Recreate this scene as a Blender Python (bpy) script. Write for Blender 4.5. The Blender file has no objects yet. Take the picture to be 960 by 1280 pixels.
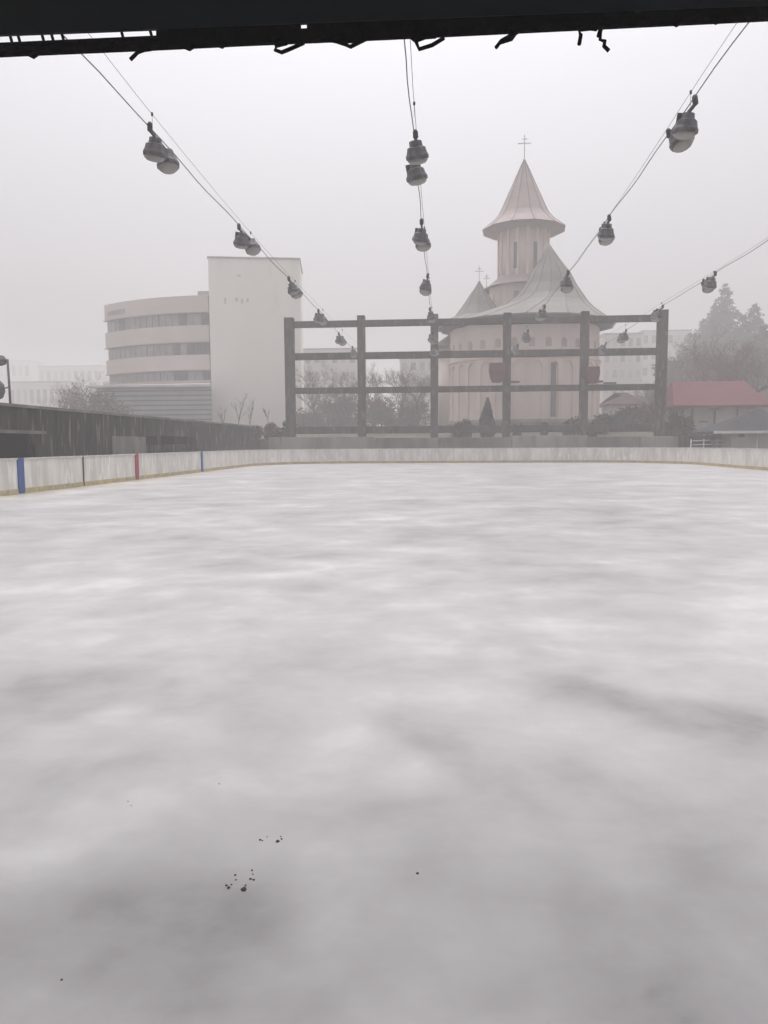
import bpy, bmesh, math, random
from mathutils import Vector, Matrix, noise
random.seed(11)
R = math.radians
sc = bpy.context.scene
col = sc.collection

# ------------------------------------------------------------------ camera
YAW, PITCH, ROLL, F = R(4.51), R(5.17), R(0.33), 950.0
CAM = Vector((0, 0, 1.6))
fwd = Vector((-math.sin(YAW)*math.cos(PITCH), math.cos(YAW)*math.cos(PITCH), -math.sin(PITCH)))
r0 = Vector((math.cos(YAW), math.sin(YAW), 0)); u0 = r0.cross(fwd)
rt = r0*math.cos(ROLL) - u0*math.sin(ROLL); up = rt.cross(fwd)
cd = bpy.data.cameras.new('camera'); cam = bpy.data.objects.new('camera', cd); col.objects.link(cam)
M3 = Matrix((rt, up, -fwd)).transposed(); cam.matrix_world = Matrix.Translation(CAM) @ M3.to_4x4()
cd.sensor_fit = 'VERTICAL'; cd.sensor_height = 36; cd.lens = F/1280*36; cd.clip_start = .05; cd.clip_end = 3000
sc.camera = cam

def ray(px, py): return fwd + rt*((px-480)/F) + up*((640-py)/F)
def at(px, py, Y):
    d = ray(px, py); return CAM + d*(Y/d.y)
def zat(px, py, Y): return at(px, py, Y).z
def xat(px, Y, py=554): return at(px, py, Y).x
def floor_at(px, py):
    d = ray(px, py); return CAM + d*(-1.6/d.z)

# ------------------------------------------------------------------ materials
def mat(name, c1, c2=None, scale=1.0, rough=.8, spec=.25, stretch=(1,1,1), c3=None, bump=0, bscale=20, lo=.35, hi=.65, detail=6, metal=0):
    m = bpy.data.materials.new(name); m.use_nodes = True
    nt = m.node_tree; N = nt.nodes; L = nt.links; b = N['Principled BSDF']
    b.inputs['Roughness'].default_value = rough; b.inputs['Specular IOR Level'].default_value = spec
    b.inputs['Metallic'].default_value = metal
    c2 = c2 or tuple(v*.82 for v in c1)
    tc = N.new('ShaderNodeTexCoord'); mp = N.new('ShaderNodeMapping'); mp.inputs['Scale'].default_value = stretch
    L.new(tc.outputs['Object'], mp.inputs['Vector'])
    nz = N.new('ShaderNodeTexNoise'); nz.inputs['Scale'].default_value = scale; nz.inputs['Detail'].default_value = detail
    L.new(mp.outputs['Vector'], nz.inputs['Vector'])
    cr = N.new('ShaderNodeValToRGB'); e = cr.color_ramp.elements
    e[0].position = lo; e[0].color = (*c2, 1); e[1].position = hi; e[1].color = (*c1, 1)
    L.new(nz.outputs['Fac'], cr.inputs['Fac']); out = cr.outputs['Color']
    if c3:
        n2 = N.new('ShaderNodeTexNoise'); n2.inputs['Scale'].default_value = scale*3.1; n2.inputs['Detail'].default_value = 4
        L.new(mp.outputs['Vector'], n2.inputs['Vector'])
        r2 = N.new('ShaderNodeMapRange'); r2.inputs['From Min'].default_value = .55; r2.inputs['From Max'].default_value = .7
        L.new(n2.outputs['Fac'], r2.inputs['Value'])
        mx = N.new('ShaderNodeMixRGB'); mx.inputs['Color2'].default_value = (*c3, 1)
        L.new(r2.outputs['Result'], mx.inputs['Fac']); L.new(out, mx.inputs['Color1']); out = mx.outputs['Color']
    L.new(out, b.inputs['Base Color'])
    if bump:
        n3 = N.new('ShaderNodeTexNoise'); n3.inputs['Scale'].default_value = bscale; n3.inputs['Detail'].default_value = 5
        L.new(tc.outputs['Object'], n3.inputs['Vector'])
        bp = N.new('ShaderNodeBump'); bp.inputs['Strength'].default_value = bump; bp.inputs['Distance'].default_value = .05
        L.new(n3.outputs['Fac'], bp.inputs['Height']); L.new(bp.outputs['Normal'], b.inputs['Normal'])
    return m

M = {}
M['conc_dark'] = mat('weathered dark concrete', (.05,.049,.043), (.020,.0195,.0165), 1.3, .95, .1, (1,1,.18), (.19,.185,.17), .4, 9)
M['conc_mid'] = mat('grey concrete', (.22,.21,.19), (.12,.116,.105), .7, .95, .1, (1,1,.3), (.12,.115,.10), .3, 9)
M['conc_pale'] = mat('pale concrete', (.32,.31,.285), (.20,.193,.18), .6, .95, .1, (1,1,.3), (.2,.195,.18), .3, 9)
M['conc_frame'] = mat('frame concrete', (.075,.064,.055), (.04,.034,.03), 1.2, .95, .1, (1,1,.35), (.15,.125,.09), .3, 9)
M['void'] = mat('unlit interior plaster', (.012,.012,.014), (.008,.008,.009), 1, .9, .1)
M['board'] = mat('white painted boards', (.72,.70,.66), (.54,.52,.49), 1.6, .55, .3, (1,1,.25), (.80,.78,.75), .08, 12)
M['cap'] = mat('board cap rail', (.62,.61,.60), (.45,.44,.43), 2, .5, .3)
M['kick'] = mat('dirty yellow kick strip', (.52,.42,.20), (.36,.31,.20), 2.2, .6, .3, (1,1,1), (.55,.52,.45))
M['blue'] = mat('blue paint', (.035,.10,.30), (.03,.07,.22), 3, .5, .3)
M['red'] = mat('red paint', (.36,.045,.06), (.26,.035,.045), 3, .5, .3)
M['seam'] = mat('dark joint', (.10,.07,.065), None, 3, .8)
M['steel_backlit'] = mat('backlit-dark teal painted steel', (.0035,.009,.0115), (.002,.0055,.0075), 3, .6, .2)  # teal steel; its backlit darkness is put into the base colour
M['black'] = mat('black tarred tape', (.002,.002,.002), (.001,.001,.001), 12, .9, .02, bump=.6, bscale=30)
M['cable'] = mat('steel cable', (.10,.10,.10), (.06,.06,.06), 8, .6, .2)
M['lamp'] = mat('grey lamp housing', (.14,.14,.145), (.07,.07,.075), 5, .6, .3, bump=.3, bscale=14)
M['lampd'] = mat('black clamp', (.03,.03,.03), None, 5, .6)
M['wallwhite'] = mat('off white render', (.86,.83,.77), (.80,.77,.71), .12, .9, .15, (1,1,.4), (.77,.72,.65))
M['officecream'] = mat('pink cream render', (.60,.53,.475), (.54,.485,.44), .2, .85, .15, (1,1,.5))
M['officegrey'] = mat('grey window frames', (.36,.35,.33), None, .5, .7)
M['slat'] = mat('blue grey metal cladding', (.30,.32,.34), (.24,.26,.28), .5, .5, .4)
M['slatd'] = mat('dark cladding joint', (.10,.11,.12), None, .5, .6)
M['roofpale'] = mat('pale flat roofing', (.60,.59,.58), (.48,.47,.46), .6, .8)
M['church'] = mat('church lime render', (.66,.58,.52), (.56,.50,.445), .35, .95, .1, (1,1,.35), (.66,.57,.51), .15, 5)
M['churcharc'] = mat('church arcade render', (.68,.58,.51), (.58,.49,.43), .6, .95, .1, (1,1,.5))
M['churchniche'] = mat('niche plaster', (.45,.375,.33), None, 1, .95, .1)
M['roofmetal'] = mat('grey green sheet roof', (.185,.178,.16), (.14,.135,.12), .5, .6, .2, (1,1,.4), (.215,.185,.175))
M['roofpink_hazed'] = mat('haze-paled pinkish shingle roof', (.37,.31,.29), (.31,.25,.235), .7, .7, .2)  # tower roofs lightened: thicker haze aloft is put into the colour
M['seamroof'] = mat('roof ridge capping', (.16,.13,.12), None, 1, .6)
M['soffit'] = mat('dark timber soffit', (.11,.09,.08), (.08,.065,.06), 1, .9)
M['redroof'] = mat('red tiled roof', (.125,.036,.042), (.095,.028,.034), .9, .75, .1, (1,1,1), (.13,.05,.055))
M['brownroof'] = mat('brown roof', (.085,.055,.05), None, .9, .9, .05)
M['greyroof'] = mat('grey sheet roof', (.045,.048,.05), (.03,.033,.035), .9, .85, .05)
M['panelwall'] = mat('grey panel wall', (.36,.355,.32), (.29,.285,.26), .6, .85, .15, (1,1,.4))
M['wood'] = mat('dark timber', (.09,.075,.06), None, 2, .8)
M['pipe'] = mat('pale galvanised pipe', (.62,.62,.60), None, 3, .45, .4)
M['bark'] = mat('bark', (.09,.075,.06), (.05,.042,.035), 5, .95, .1, (1,1,.3))
M['twig'] = mat('reddish winter twigs', (.12,.065,.055), (.075,.045,.038), 2, .95, .1)
M['needle'] = mat('dark spruce needles', (.040,.052,.035), (.022,.030,.022), 1.2, .9, .1)
M['leaf'] = mat('dull evergreen leaves', (.045,.052,.030), (.028,.034,.022), 1.4, .9, .1)
M['dryleaf'] = mat('dry brown foliage', (.10,.056,.045), (.06,.036,.03), 1.0, .95, .1)
M['grass'] = mat('winter ground', (.12,.11,.085), (.07,.065,.05), .35, .98, .05, (1,1,1), (.16,.15,.13), .3, 3)
M['blockwall'] = mat('faded apartment render', (.44,.40,.38), (.37,.34,.32), .15, .9, .1)
M['blockpale'] = mat('pale apartment render', (.52,.50,.49), (.45,.43,.42), .15, .9, .1)
M['winframe'] = mat('window frame', (.5,.49,.47), None, 1, .6)
M['dirt'] = mat('dirt crumbs', (.06,.055,.05), None, 30, .9)
M['maroon'] = mat('maroon painted metal', (.13,.045,.05), (.09,.035,.04), 3, .6)
def glass(name, c, r=.15):
    m = mat(name, c, tuple(v*.8 for v in c), .7, r, .5); return m
M['glass'] = glass('dark window glass', (.10,.10,.105)); M['blind'] = glass('window with pale blind', (.30,.28,.27), .4)
M['lampglass'] = glass('milky lamp glass', (.27,.275,.25), .2)

# ------------------------------------------------------------------ mesh building
class MB:
    def __init__(s): s.v = []; s.f = []; s.sm = []
    def add(s, vs, fs, smooth=False):
        o = len(s.v); s.v += [tuple(v) for v in vs]; s.f += [tuple(i+o for i in f) for f in fs]; s.sm += [smooth]*len(fs); return s
    def box(s, x0, x1, y0, y1, z0, z1):
        return s.add([(x0,y0,z0),(x1,y0,z0),(x1,y1,z0),(x0,y1,z0),(x0,y0,z1),(x1,y0,z1),(x1,y1,z1),(x0,y1,z1)],
                     [(3,2,1,0),(4,5,6,7),(0,1,5,4),(1,2,6,5),(2,3,7,6),(3,0,4,7)])
    def prism(s, pts, z0, z1, smooth=False):
        n = len(pts)
        return s.add([(p[0],p[1],z0) for p in pts]+[(p[0],p[1],z1) for p in pts],
              [tuple(range(n))[::-1], tuple(range(n,2*n))]+[(i,(i+1)%n,n+(i+1)%n,n+i) for i in range(n)])
    def loft(s, rings, smooth=False, cap0=True, cap1=True):
        n = len(rings[0]); vs = [p for r in rings for p in r]; fs = []
        for k in range(len(rings)-1):
            a = k*n; b = a+n
            fs += [(a+i,a+(i+1)%n,b+(i+1)%n,b+i) for i in range(n)]
        if cap0: fs.append(tuple(range(n))[::-1])
        if cap1: fs.append(tuple(range(len(vs)-n, len(vs))))
        return s.add(vs, fs, smooth)
    def lathe(s, c, prof, n=16, smooth=True, a0=0):
        rings = [[(c[0]+r*math.cos(a0+2*math.pi*i/n), c[1]+r*math.sin(a0+2*math.pi*i/n), c[2]+z) for i in range(n)] for r, z in prof]
        return s.loft(rings, smooth)
    def tube(s, pts, r, n=6, smooth=True):
        pts = [Vector(p) for p in pts]; rings = []
        rs = r if isinstance(r, (list, tuple)) else [r]*len(pts)
        for i, p in enumerate(pts):
            d = (pts[min(i+1,len(pts)-1)]-pts[max(i-1,0)]).normalized()
            a = d.orthogonal() if abs(d.z) > .9 else d.cross(Vector((0,0,1)))
            a.normalize(); b = d.cross(a)
            rings.append([p+(a*math.cos(2*math.pi*k/n)+b*math.sin(2*math.pi*k/n))*rs[i] for k in range(n)])
        return s.loft(rings, smooth)
    def card(s, p, d, w, u):
        d = Vector(d); u = Vector(u); p = Vector(p)
        return s.add([p-u*w, p+d-u*w*.5, p+d+u*w*.5, p+u*w], [(0,1,2,3)])
    def build(s, name, m, parent=None, bevel=0):
        me = bpy.data.meshes.new(name); me.from_pydata(s.v, [], s.f); me.polygons.foreach_set('use_smooth', s.sm)
        me.materials.append(m); me.update()
        bm = bmesh.new(); bm.from_mesh(me)
        if len(bm.faces) < 20000:
            bmesh.ops.recalc_face_normals(bm, faces=bm.faces)
        bm.to_mesh(me); bm.free()
        o = bpy.data.objects.new(name, me); col.objects.link(o)
        if parent: o.parent = parent
        if bevel:
            bv = o.modifiers.new('bevel', 'BEVEL'); bv.width = bevel; bv.segments = 2; bv.limit_method = 'ANGLE'
        return o
def tag(o, label=None, cat=None, group=None, kind=None):
    if label: o['label'] = label
    if cat: o['category'] = cat
    if group: o['group'] = group
    if kind: o['kind'] = kind
    return o
def empty(name, loc, label, cat, group=None):
    o = bpy.data.objects.new(name, None); col.objects.link(o); o.location = loc; o.empty_display_size = .3
    return tag(o, label, cat, group)
def kids(o): return [c for c in col.objects if c.parent == o]
def copy_tree(o, parent=None):
    c = o.copy(); col.objects.link(c)
    if parent: c.parent = parent
    for ch in list(o.children): copy_tree(ch, c)
    return c
class T:      # a thing whose parts are written in world coordinates
    def __init__(s, name, base, label, cat, group=None):
        s.o = empty(name, base, label, cat, group); s.b = Vector(base)
    def part(s, name, mb, m, parent=None, label=None, bevel=0):
        p = parent or s.o
        o = mb.build(name, m, p, bevel)
        o.data.transform(Matrix.Translation(-s.b))
        if label: o['label'] = label
        return o

# ------------------------------------------------------------------ ground
def smooth(a, b, t):
    t = max(0, min(1, (t-a)/(b-a))); return t*t*(3-2*t)
def ground_h(x, y):
    if -20.1 < x < 19.4 and y < 65.0: return -.06
    h = 2.0 + 1.3*smooth(68, 80, y)
    if x <= -20.1: h = 3.0 - .9*smooth(66, 74, y) + .0*x if y < 80 else 2.1+1.2*smooth(80, 90, y)
    if x > 19.4:
        h = -.06 + 2.0*smooth(62, 66, y)*(1-smooth(19,40,x)*.3) + 1.3*smooth(68, 84, y)
    far = smooth(88, 220, y)*smooth(20, 90, x)*16
    h += far + .25*noise.noise(Vector((x*.05, y*.05, 0)))*(smooth(70, 90, y))
    return h
xs = [-700,-500,-350,-250,-180,-140,-110,-90,-75,-60,-50,-42,-36,-31,-27,-24,-22,-20.6,-20.12,-20.05,-15,-8,0,8,15,19.35,19.45,20.5,22,25,29,34,40,47,55,65,78,92,110,130,155,190,240,310,400,520,700]
ys = [-60,-30,-10,0,15,30,45,55,60,62,63.5,64.95,65.02,66,68,70,73,76,80,84,88,94,100,108,118,130,145,165,190,220,260,310,380,470,600,700]
vs = [(x, y, ground_h(x, y)) for y in ys for x in xs]; nx = len(xs)
fs = [(j*nx+i, j*nx+i+1, (j+1)*nx+i+1, (j+1)*nx+i) for j in range(len(ys)-1) for i in range(nx-1)]
g = MB().add(vs, fs).build('ground', M['grass']); tag(g, kind='structure')

# ------------------------------------------------------------------ rink outline
XL, XR, YF, RC, YN = -14.0, 17.6, 61.3, 7.6, -1.0
def outline(off=0):
    """path of the inner face from near left, round the far end, to near right; off>0 pushes outward"""
    pts = []; y = YN
    while y < YF-RC-.01: pts.append((XL-off, y)); y += 2.4
    for k in range(0, 13):
        a = R(180-90*k/12); pts.append((XL+RC+(RC+off)*math.cos(a), YF-RC+(RC+off)*math.sin(a)))
    x = XL+RC+2.4
    while x < XR-RC-.5: pts.append((x, YF+off)); x += 2.4
    for k in range(0, 13):
        a = R(90-90*k/12); pts.append((XR-RC+(RC+off)*math.cos(a), YF-RC+(RC+off)*math.sin(a)))
    y = YF-RC-2.4
    while y > YN: pts.append((XR+off, y)); y -= 2.4
    return pts

# ice surface: one sheet; stains carried as an attribute of the ice itself
def ice_mesh():
    ny_ = 440
    gx = [XL-.1+.2*i for i in range(int((-2.4-XL+.1)/.2)+1)]; gx += [gx[-1]+.042*i for i in range(1, 116)]
    q_ = gx[-1]; n3 = int((XR+.1-q_)/.2)+1; gx += [q_+(XR+.1-q_)*i/n3 for i in range(1, n3+1)]; nx_ = len(gx)-1
    def ypos(j): t = j/ny_; return YN + (YF+.1-YN)*(t**1.9)
    stains = []
    def st(px, py, rx, ry, v, rot=0): 
        p = floor_at(px, py); stains.append((p.x, p.y, rx, ry, R(rot), v))
    spot = floor_at(815, 1237)
    # dark curved melt marks and damp patches
    for k in range(15):
        t = k/14; st(520+t*270, 900+t*340-30*math.sin(t*3), .16+.05*math.sin(k), .22, -.13)
    for k in range(10):
        t = k/9; st(700+t*260, 862+t*t*60, .28, .3, -.10)
    for k in range(8):
        t = k/7; st(0+t*190, 858+30*math.sin(t*3.1)-t*30, .3, .28, -.16)
    for k in range(6):
        t = k/5; st(90+t*110, 888-t*20, .3, .2, -.10)
    for k in range(9):
        t = k/8; st(150+t*240, 1105+60*t**2+(100*max(0,t-.75)), .12, .1, -.05)
    st(200, 1190, .62, .42, -.15); st(60, 1120, .3, .14, -.10); st(330, 1230, .3, .3, -.10); st(20,1200,.4,.4,-.08)
    st(600, 1030, .5, .35, -.10, 20); st(560, 960, .4, .5, -.07); st(880, 1130, .5, .5, -.10); st(900, 1240, .35, .3, -.12)
    st(570, 1230, .3, .25, .03); st(460, 1130, .25, .4, .08); st(120, 960, 1.0, .5, .09); st(760, 1010, .5, .4, .06); st(450, 960, .35, .5, .09)
    st(900, 830, 1.6, .9, .10); st(250, 930, .9, .5, .06); st(80, 740, 2.2, .7, .10); st(640, 800, 2.2, .6, .08); st(420, 1180, .16, .5, .07)
    st(700, 1060, .45, .3, .06); st(600, 745, 3, .6, .06); st(880, 770, 2, .5, .07); st(60, 1030, .5, .4, .06)
    vs = []; val = []
    for j in range(ny_+1):
        y = ypos(j); near = [q for q in stains if abs(y-q[1]) < 3*max(q[2], q[3])+.2]
        for i in range(nx_+1):
            x = gx[i]
            v = 0
            for (sx, sy, rx, ry, ro, a) in near:
                dx = x-sx; dy = y-sy
                if abs(dx) > 3*max(rx, ry)+.2 or abs(dy) > 3*max(rx, ry)+.2: continue
                w = (noise.noise_vector(Vector((x*1.3, y*1.3, 3.3)))*.8+noise.noise_vector(Vector((x*3.1, y*3.1, 7.3)))*.5)*max(rx, ry)
                dx += w.x; dy += w.y
                c, s_ = math.cos(ro), math.sin(ro); q = ((dx*c+dy*s_)/rx)**2 + ((-dx*s_+dy*c)/ry)**2
                if q < 9: v += a*math.exp(-q)
            v = .19*math.tanh(v/.19) - .45*math.exp(-(((x-spot.x)/.022)**2+((y-spot.y)/.016)**2)) - .10*math.exp(-(((x-spot.x-.01)/.05)**2+((y-spot.y)/.03)**2))
            val.append(v); vs.append((x, y, 0))
    n = nx_+1
    inside = lambda x, y: True
    fs = []
    for j in range(ny_):
        for i in range(nx_):
            x = (vs[j*n+i][0]+vs[j*n+i+1][0])/2; y = (vs[j*n+i][1]+vs[(j+1)*n+i][1])/2
            ok = True
            if y > YF-RC:
                for cx, sg in ((XL+RC, -1), (XR-RC, 1)):
                    if (x-cx)*sg > 0 and math.hypot(x-cx, y-(YF-RC)) > RC+.25: ok = False
            if ok: fs.append((j*n+i, j*n+i+1, (j+1)*n+i+1, (j+1)*n+i))
    edge = []
    for (x, y, _) in vs:
        d = min(x-XL, XR-x, YF-y)
        if y > YF-RC:
            for cx, sg in ((XL+RC, -1), (XR-RC, 1)):
                if (x-cx)*sg > 0: d = min(d, RC-math.hypot(x-cx, y-(YF-RC)))
        edge.append((1-smooth(.1, 2.6+2*noise.noise(Vector((x*.3, y*.3, 1))), max(0, d)))*.9)
    me = bpy.data.meshes.new('ice'); me.from_pydata(vs, [], fs)
    at2 = me.attributes.new('edge', 'FLOAT', 'POINT'); at2.data.foreach_set('value', edge)
    at_ = me.attributes.new('stain', 'FLOAT', 'POINT'); at_.data.foreach_set('value', val)
    m = bpy.data.materials.new('worn rink ice'); m.use_nodes = True; nt = m.node_tree; N = nt.nodes; L = nt.links; b = N['Principled BSDF']
    tc = N.new('ShaderNodeTexCoord')
    def nz(scale, stretch, detail, dist=0, off=0):
        mp = N.new('ShaderNodeMapping'); mp.inputs['Scale'].default_value = stretch; mp.inputs['Location'].default_value = (off, off*2, 0)
        L.new(tc.outputs['Object'], mp.inputs['Vector'])
        q = N.new('ShaderNodeTexNoise'); q.inputs['Scale'].default_value = scale; q.inputs['Detail'].default_value = detail
        q.inputs['Distortion'].default_value = dist; q.inputs['Roughness'].default_value = .56
        L.new(mp.outputs['Vector'], q.inputs['Vector']); return q.outputs['Fac']
    def math_(op, a, b_, c=None):
        q = N.new('ShaderNodeMath'); q.operation = op
        for k, w in enumerate((a, b_, c)):
            if w is None: continue
            if isinstance(w, (int, float)): q.inputs[k].default_value = w
            else: L.new(w, q.inputs[k])
        return q.outputs[0]
    big = nz(.42, (1, 1.0, 1), 3, .25); mid = nz(1.15, (1, 1.0, 1), 5, .3, 4.0); fine = nz(9, (1,1,1), 5, .2, 9); huge = nz(.11, (1, .8, 1), 2, .3, 2)
    ac = N.new('ShaderNodeAttribute'); ac.attribute_name = 'stain'
    s = math_('MULTIPLY_ADD', math_('SUBTRACT', big, .5), 1.15, .46)
    s = math_('MULTIPLY_ADD', math_('SUBTRACT', mid, .5), .85, s)
    s = math_('MULTIPLY_ADD', math_('SUBTRACT', nz(3.4, (1,1,1), 4, .3, 7), .5), .28, s)
    s = math_('MULTIPLY_ADD', math_('SUBTRACT', fine, .5), .13, s)
    s = math_('MULTIPLY_ADD', math_('SUBTRACT', huge, .5), .35, s)
    s = math_('MULTIPLY_ADD', ac.outputs['Fac'], 1.1, s)
    cr = N.new('ShaderNodeValToRGB'); e = cr.color_ramp.elements
    e[0].position = 0; e[0].color = (.17,.165,.165,1); e[1].position = 1; e[1].color = (.56,.555,.55,1)
    for p, c in ((.20,(.262,.255,.256)), (.40,(.322,.315,.315)), (.56,(.366,.358,.358)), (.74,(.44,.433,.432))):
        q = e.new(p); q.color = (*c, 1)
    L.new(s, cr.inputs['Fac'])
    a2 = N.new('ShaderNodeAttribute'); a2.attribute_name = 'edge'; mx = N.new('ShaderNodeMixRGB'); mx.blend_type = 'MULTIPLY'; mx.inputs['Color2'].default_value = (1.0, .955, .83, 1)
    L.new(a2.outputs['Fac'], mx.inputs['Fac']); L.new(cr.outputs['Color'], mx.inputs['Color1']); L.new(mx.outputs['Color'], b.inputs['Base Color'])
    b.inputs['Roughness'].default_value = .38; b.inputs['Specular IOR Level'].default_value = .3
    bp = N.new('ShaderNodeBump'); bp.inputs['Strength'].default_value = .25; bp.inputs['Distance'].default_value = .02
    L.new(mid, bp.inputs['Height']); L.new(bp.outputs['Normal'], b.inputs['Normal'])
    me.materials.append(m)
    o = bpy.data.objects.new('ice', me); col.objects.link(o); tag(o, kind='structure')
ice_mesh()

# boards
rb = T('rink_boards', (0, YF, 0), 'white scuffed ice rink boards with yellow kick strip and painted blue and red stripes', 'rink boards')
inn = outline(0); mid_ = outline(.02); out = outline(.12); o2 = outline(-.035)
for k in range(len(inn)-1):
    # group the fine corner segments three to a panel
    pass
segs = []; k = 0
while k < len(inn)-1:
    L_ = math.dist(inn[k], inn[k+1]); n_ = 1 if L_ > 1.6 else 2
    segs.append((k, min(k+n_, len(inn)-1))); k += n_
for a, b_ in segs:
    def wallstrip(inner, outer, z0, z1, gap=0.0):
        mb = MB(); P0 = [Vector((*inner[i], 0)) for i in range(a, b_+1)]; P1 = [Vector((*outer[i], 0)) for i in range(a, b_+1)]
        d0 = (P0[1]-P0[0]).normalized()*gap; d1 = (P0[-1]-P0[-2]).normalized()*gap
        P0[0] += d0; P1[0] += d0; P0[-1] -= d1; P1[-1] -= d1
        for q in range(len(P0)-1):
            v = [P0[q], P0[q+1], P1[q+1], P1[q]]
            mb.add([(p.x, p.y, z0) for p in v]+[(p.x, p.y, z1) for p in v],
                   [(0,1,2,3),(4,5,6,7),(0,1,5,4),(2,3,7,6)]+([(3,0,4,7)] if q == 0 else [])+([(1,2,6,5)] if q == len(P0)-2 else []))
        return mb
    rb.part('board_panel', wallstrip(inn, out, .0, 1.13, .008), M['board'])
    rb.part('cap_rail', wallstrip(o2, outline(.14), 1.131, 1.18), M['cap'])
    rb.part('kick_strip', wallstrip(outline(-.018), outline(-.002), .0, .17), M['kick'])
def stripe(y, w, m, x=XL, lab=None):
    s_ = 1 if x < 0 else -1
    a, b_ = sorted((x+s_*.042, x-s_*.0))
    rb.part('painted_stripe', MB().box(a, b_, y-w/2, y+w/2, .02, 1.19), m, label=lab)
stripe(24.2, .36, M['blue'], lab='blue stripe nearest the camera'); stripe(33.8, .34, M['red'], lab='red stripe'); stripe(43.2, .32, M['blue'], lab='far blue stripe')
stripe(33.8, .34, M['red'], XR)
stripe(28.6, .05, M['seam'], lab='dark gate joint')

# ------------------------------------------------------------------ left gallery wall
wt = 3.12
gw = T('concrete_gallery_wall', (-17, 40, 0), 'long dark concrete wall with pale drip stains and black openings along the left', 'wall')
op = [(20, 30.6), (42.4, 50.6)]
ends = [-2, op[0][0], op[0][1], op[1][0], op[1][1], 69]
gw.part('upper_wall', MB().box(-17.35, -17.0, -2, 69, 2.12, wt), M['conc_dark'])
for a, b_ in ((-2, 20), (30.6, 42.4), (50.6, 69)):
    gw.part('pier_wall', MB().box(-17.35, -17.002, a, b_, -.05, 2.118), M['conc_dark'])
gw.part('coping', MB().box(-20.3, -16.92, -2, 69.1, wt+.002, wt+.12), M['conc_mid'])
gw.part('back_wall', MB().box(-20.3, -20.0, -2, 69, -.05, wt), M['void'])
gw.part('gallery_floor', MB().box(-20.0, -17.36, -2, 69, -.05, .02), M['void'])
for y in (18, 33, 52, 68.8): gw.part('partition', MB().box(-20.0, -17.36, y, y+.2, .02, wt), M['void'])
gw.part('lintel', MB().box(-17.0, -16.86, 20, 31.3, 2.07, 2.2), M['conc_mid'])
gw.part('infill_panel', MB().box(-17.0, -16.97, 38.0, 42.4, -.05, 2.05), M['conc_mid'])
gw.part('grille', MB().box(-17.22, -17.17, 42.5, 50.5, .8, 1.6), M['conc_dark'])
for y in (45.1, 47.8): gw.part('opening_post', MB().box(-17.3, -17.15, y, y+.15, .02, 2.1), M['conc_dark'])

# pole and lamps at the left edge
pl = T('lamp_pole', at(12, 500, 31.5), 'thin grey pole with lamp and round horn on the gallery wall', 'lamp pole')
pt = at(9.5, 449, 31.5); pb = Vector((at(13, 505, 31.5).x, 31.5, wt+.12))
pl.part('pole', MB().tube([pb, pt], [.055, .045], 8), M['lamp'])
pl.part('base_plate', MB().box(pb.x-.15, pb.x+.15, pb.y-.15, pb.y+.15, pb.z, pb.z+.03), M['lampd'])
p1 = at(4, 452, 31.4)
pl.part('arm', MB().tube([at(10, 452, 31.5), p1], .03), M['lampd'])
fl = pl.part('floodlight', MB().lathe((p1.x-.12, p1.y, p1.z-.05), [(.05,-.12),(.22,-.05),(.25,.12),(.16,.28),(.05,.32)], 10, False), M['lamp'])
p2 = at(-5, 487, 31.4)
pl.part('horn', MB().lathe((p2.x, p2.y, p2.z), [(.08,-.45),(.26,-.34),(.36,-.08),(.33,.22),(.17,.40),(.05,.45)], 12, True), M['lamp'])
pl.part('horn_bracket', MB().tube([Vector((p2.x,p2.y,p2.z)), Vector((pb.x, 31.5, p2.z+.1))], .03), M['lampd'])

# ------------------------------------------------------------------ concrete frame
YFR = 66.3
fr = T('concrete_frame', (xat(590, YFR), YFR, 2.0), 'tall open grid of weathered concrete posts and beams standing behind the far boards', 'concrete frame')
pxs = [(362.5, 401.5), (452, 399), (543, 397), (633.5, 395.5), (730, 393), (826.5, 390.5)]
pX = [xat(px, YFR, 460) for px, _ in pxs]
ptop = zat(590, 396.2, YFR)+.15
for i, X in enumerate(pX):
    w = .40 if i in (0, 5) else .33
    fr.part('post', MB().box(X-w, X+w, YFR-.35, YFR+.35, 1.9, ptop+(.12 if i not in (0,) else .05)), M['conc_frame'], bevel=.03)
levels = [(zat(590, 398, YFR), zat(590, 406, YFR)), (zat(590, 438.5, YFR), zat(590, 447, YFR)), (zat(590, 482.5, YFR), zat(590, 490, YFR)), (zat(590, 532, YFR), zat(590, 541, YFR))]
for i in range(5):
    for li, (z1, z0) in enumerate(levels):
        w0 = .40 if i == 0 else .33; w1 = .40 if i == 4 else .33
        fr.part('beam', MB().box(pX[i]+w0+.002, pX[i+1]-w1-.002, YFR-.24, YFR+.24, z0, z1), M['conc_frame'], bevel=.03)
# box fittings bolted to the frame
def boxfit(px, py, w, h, side, label):
    c = at(px, py, YFR-.7); t = T('box_floodlight', (c.x, c.y, c.z), label, 'floodlight', 'maroon box lights on the frame')
    mb = MB(); rg = []
    for zz, ww, dd in ((-h/2, w*.28, .12), (-h*.3, w*.4, .2), (h*.1, w/2, .25), (h/2, w*.46, .22)):
        rg.append([(c.x-ww, c.y-dd, c.z+zz), (c.x+ww, c.y-dd, c.z+zz), (c.x+ww, c.y+dd, c.z+zz), (c.x-ww, c.y+dd, c.z+zz)])
    t.part('housing', mb.loft(rg), M['maroon'], bevel=.02)
    t.part('bracket', MB().box(*sorted((c.x, c.x+side*.9)), c.y+.26, c.y+.34, c.z-h*.42, c.z-h*.3), M['lampd'])
    t.part('visor', MB().box(c.x+side*.9, c.x+side*1.9, c.y-.3, c.y+.2, c.z-h*.52, c.z-h*.44), M['maroon'])
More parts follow.
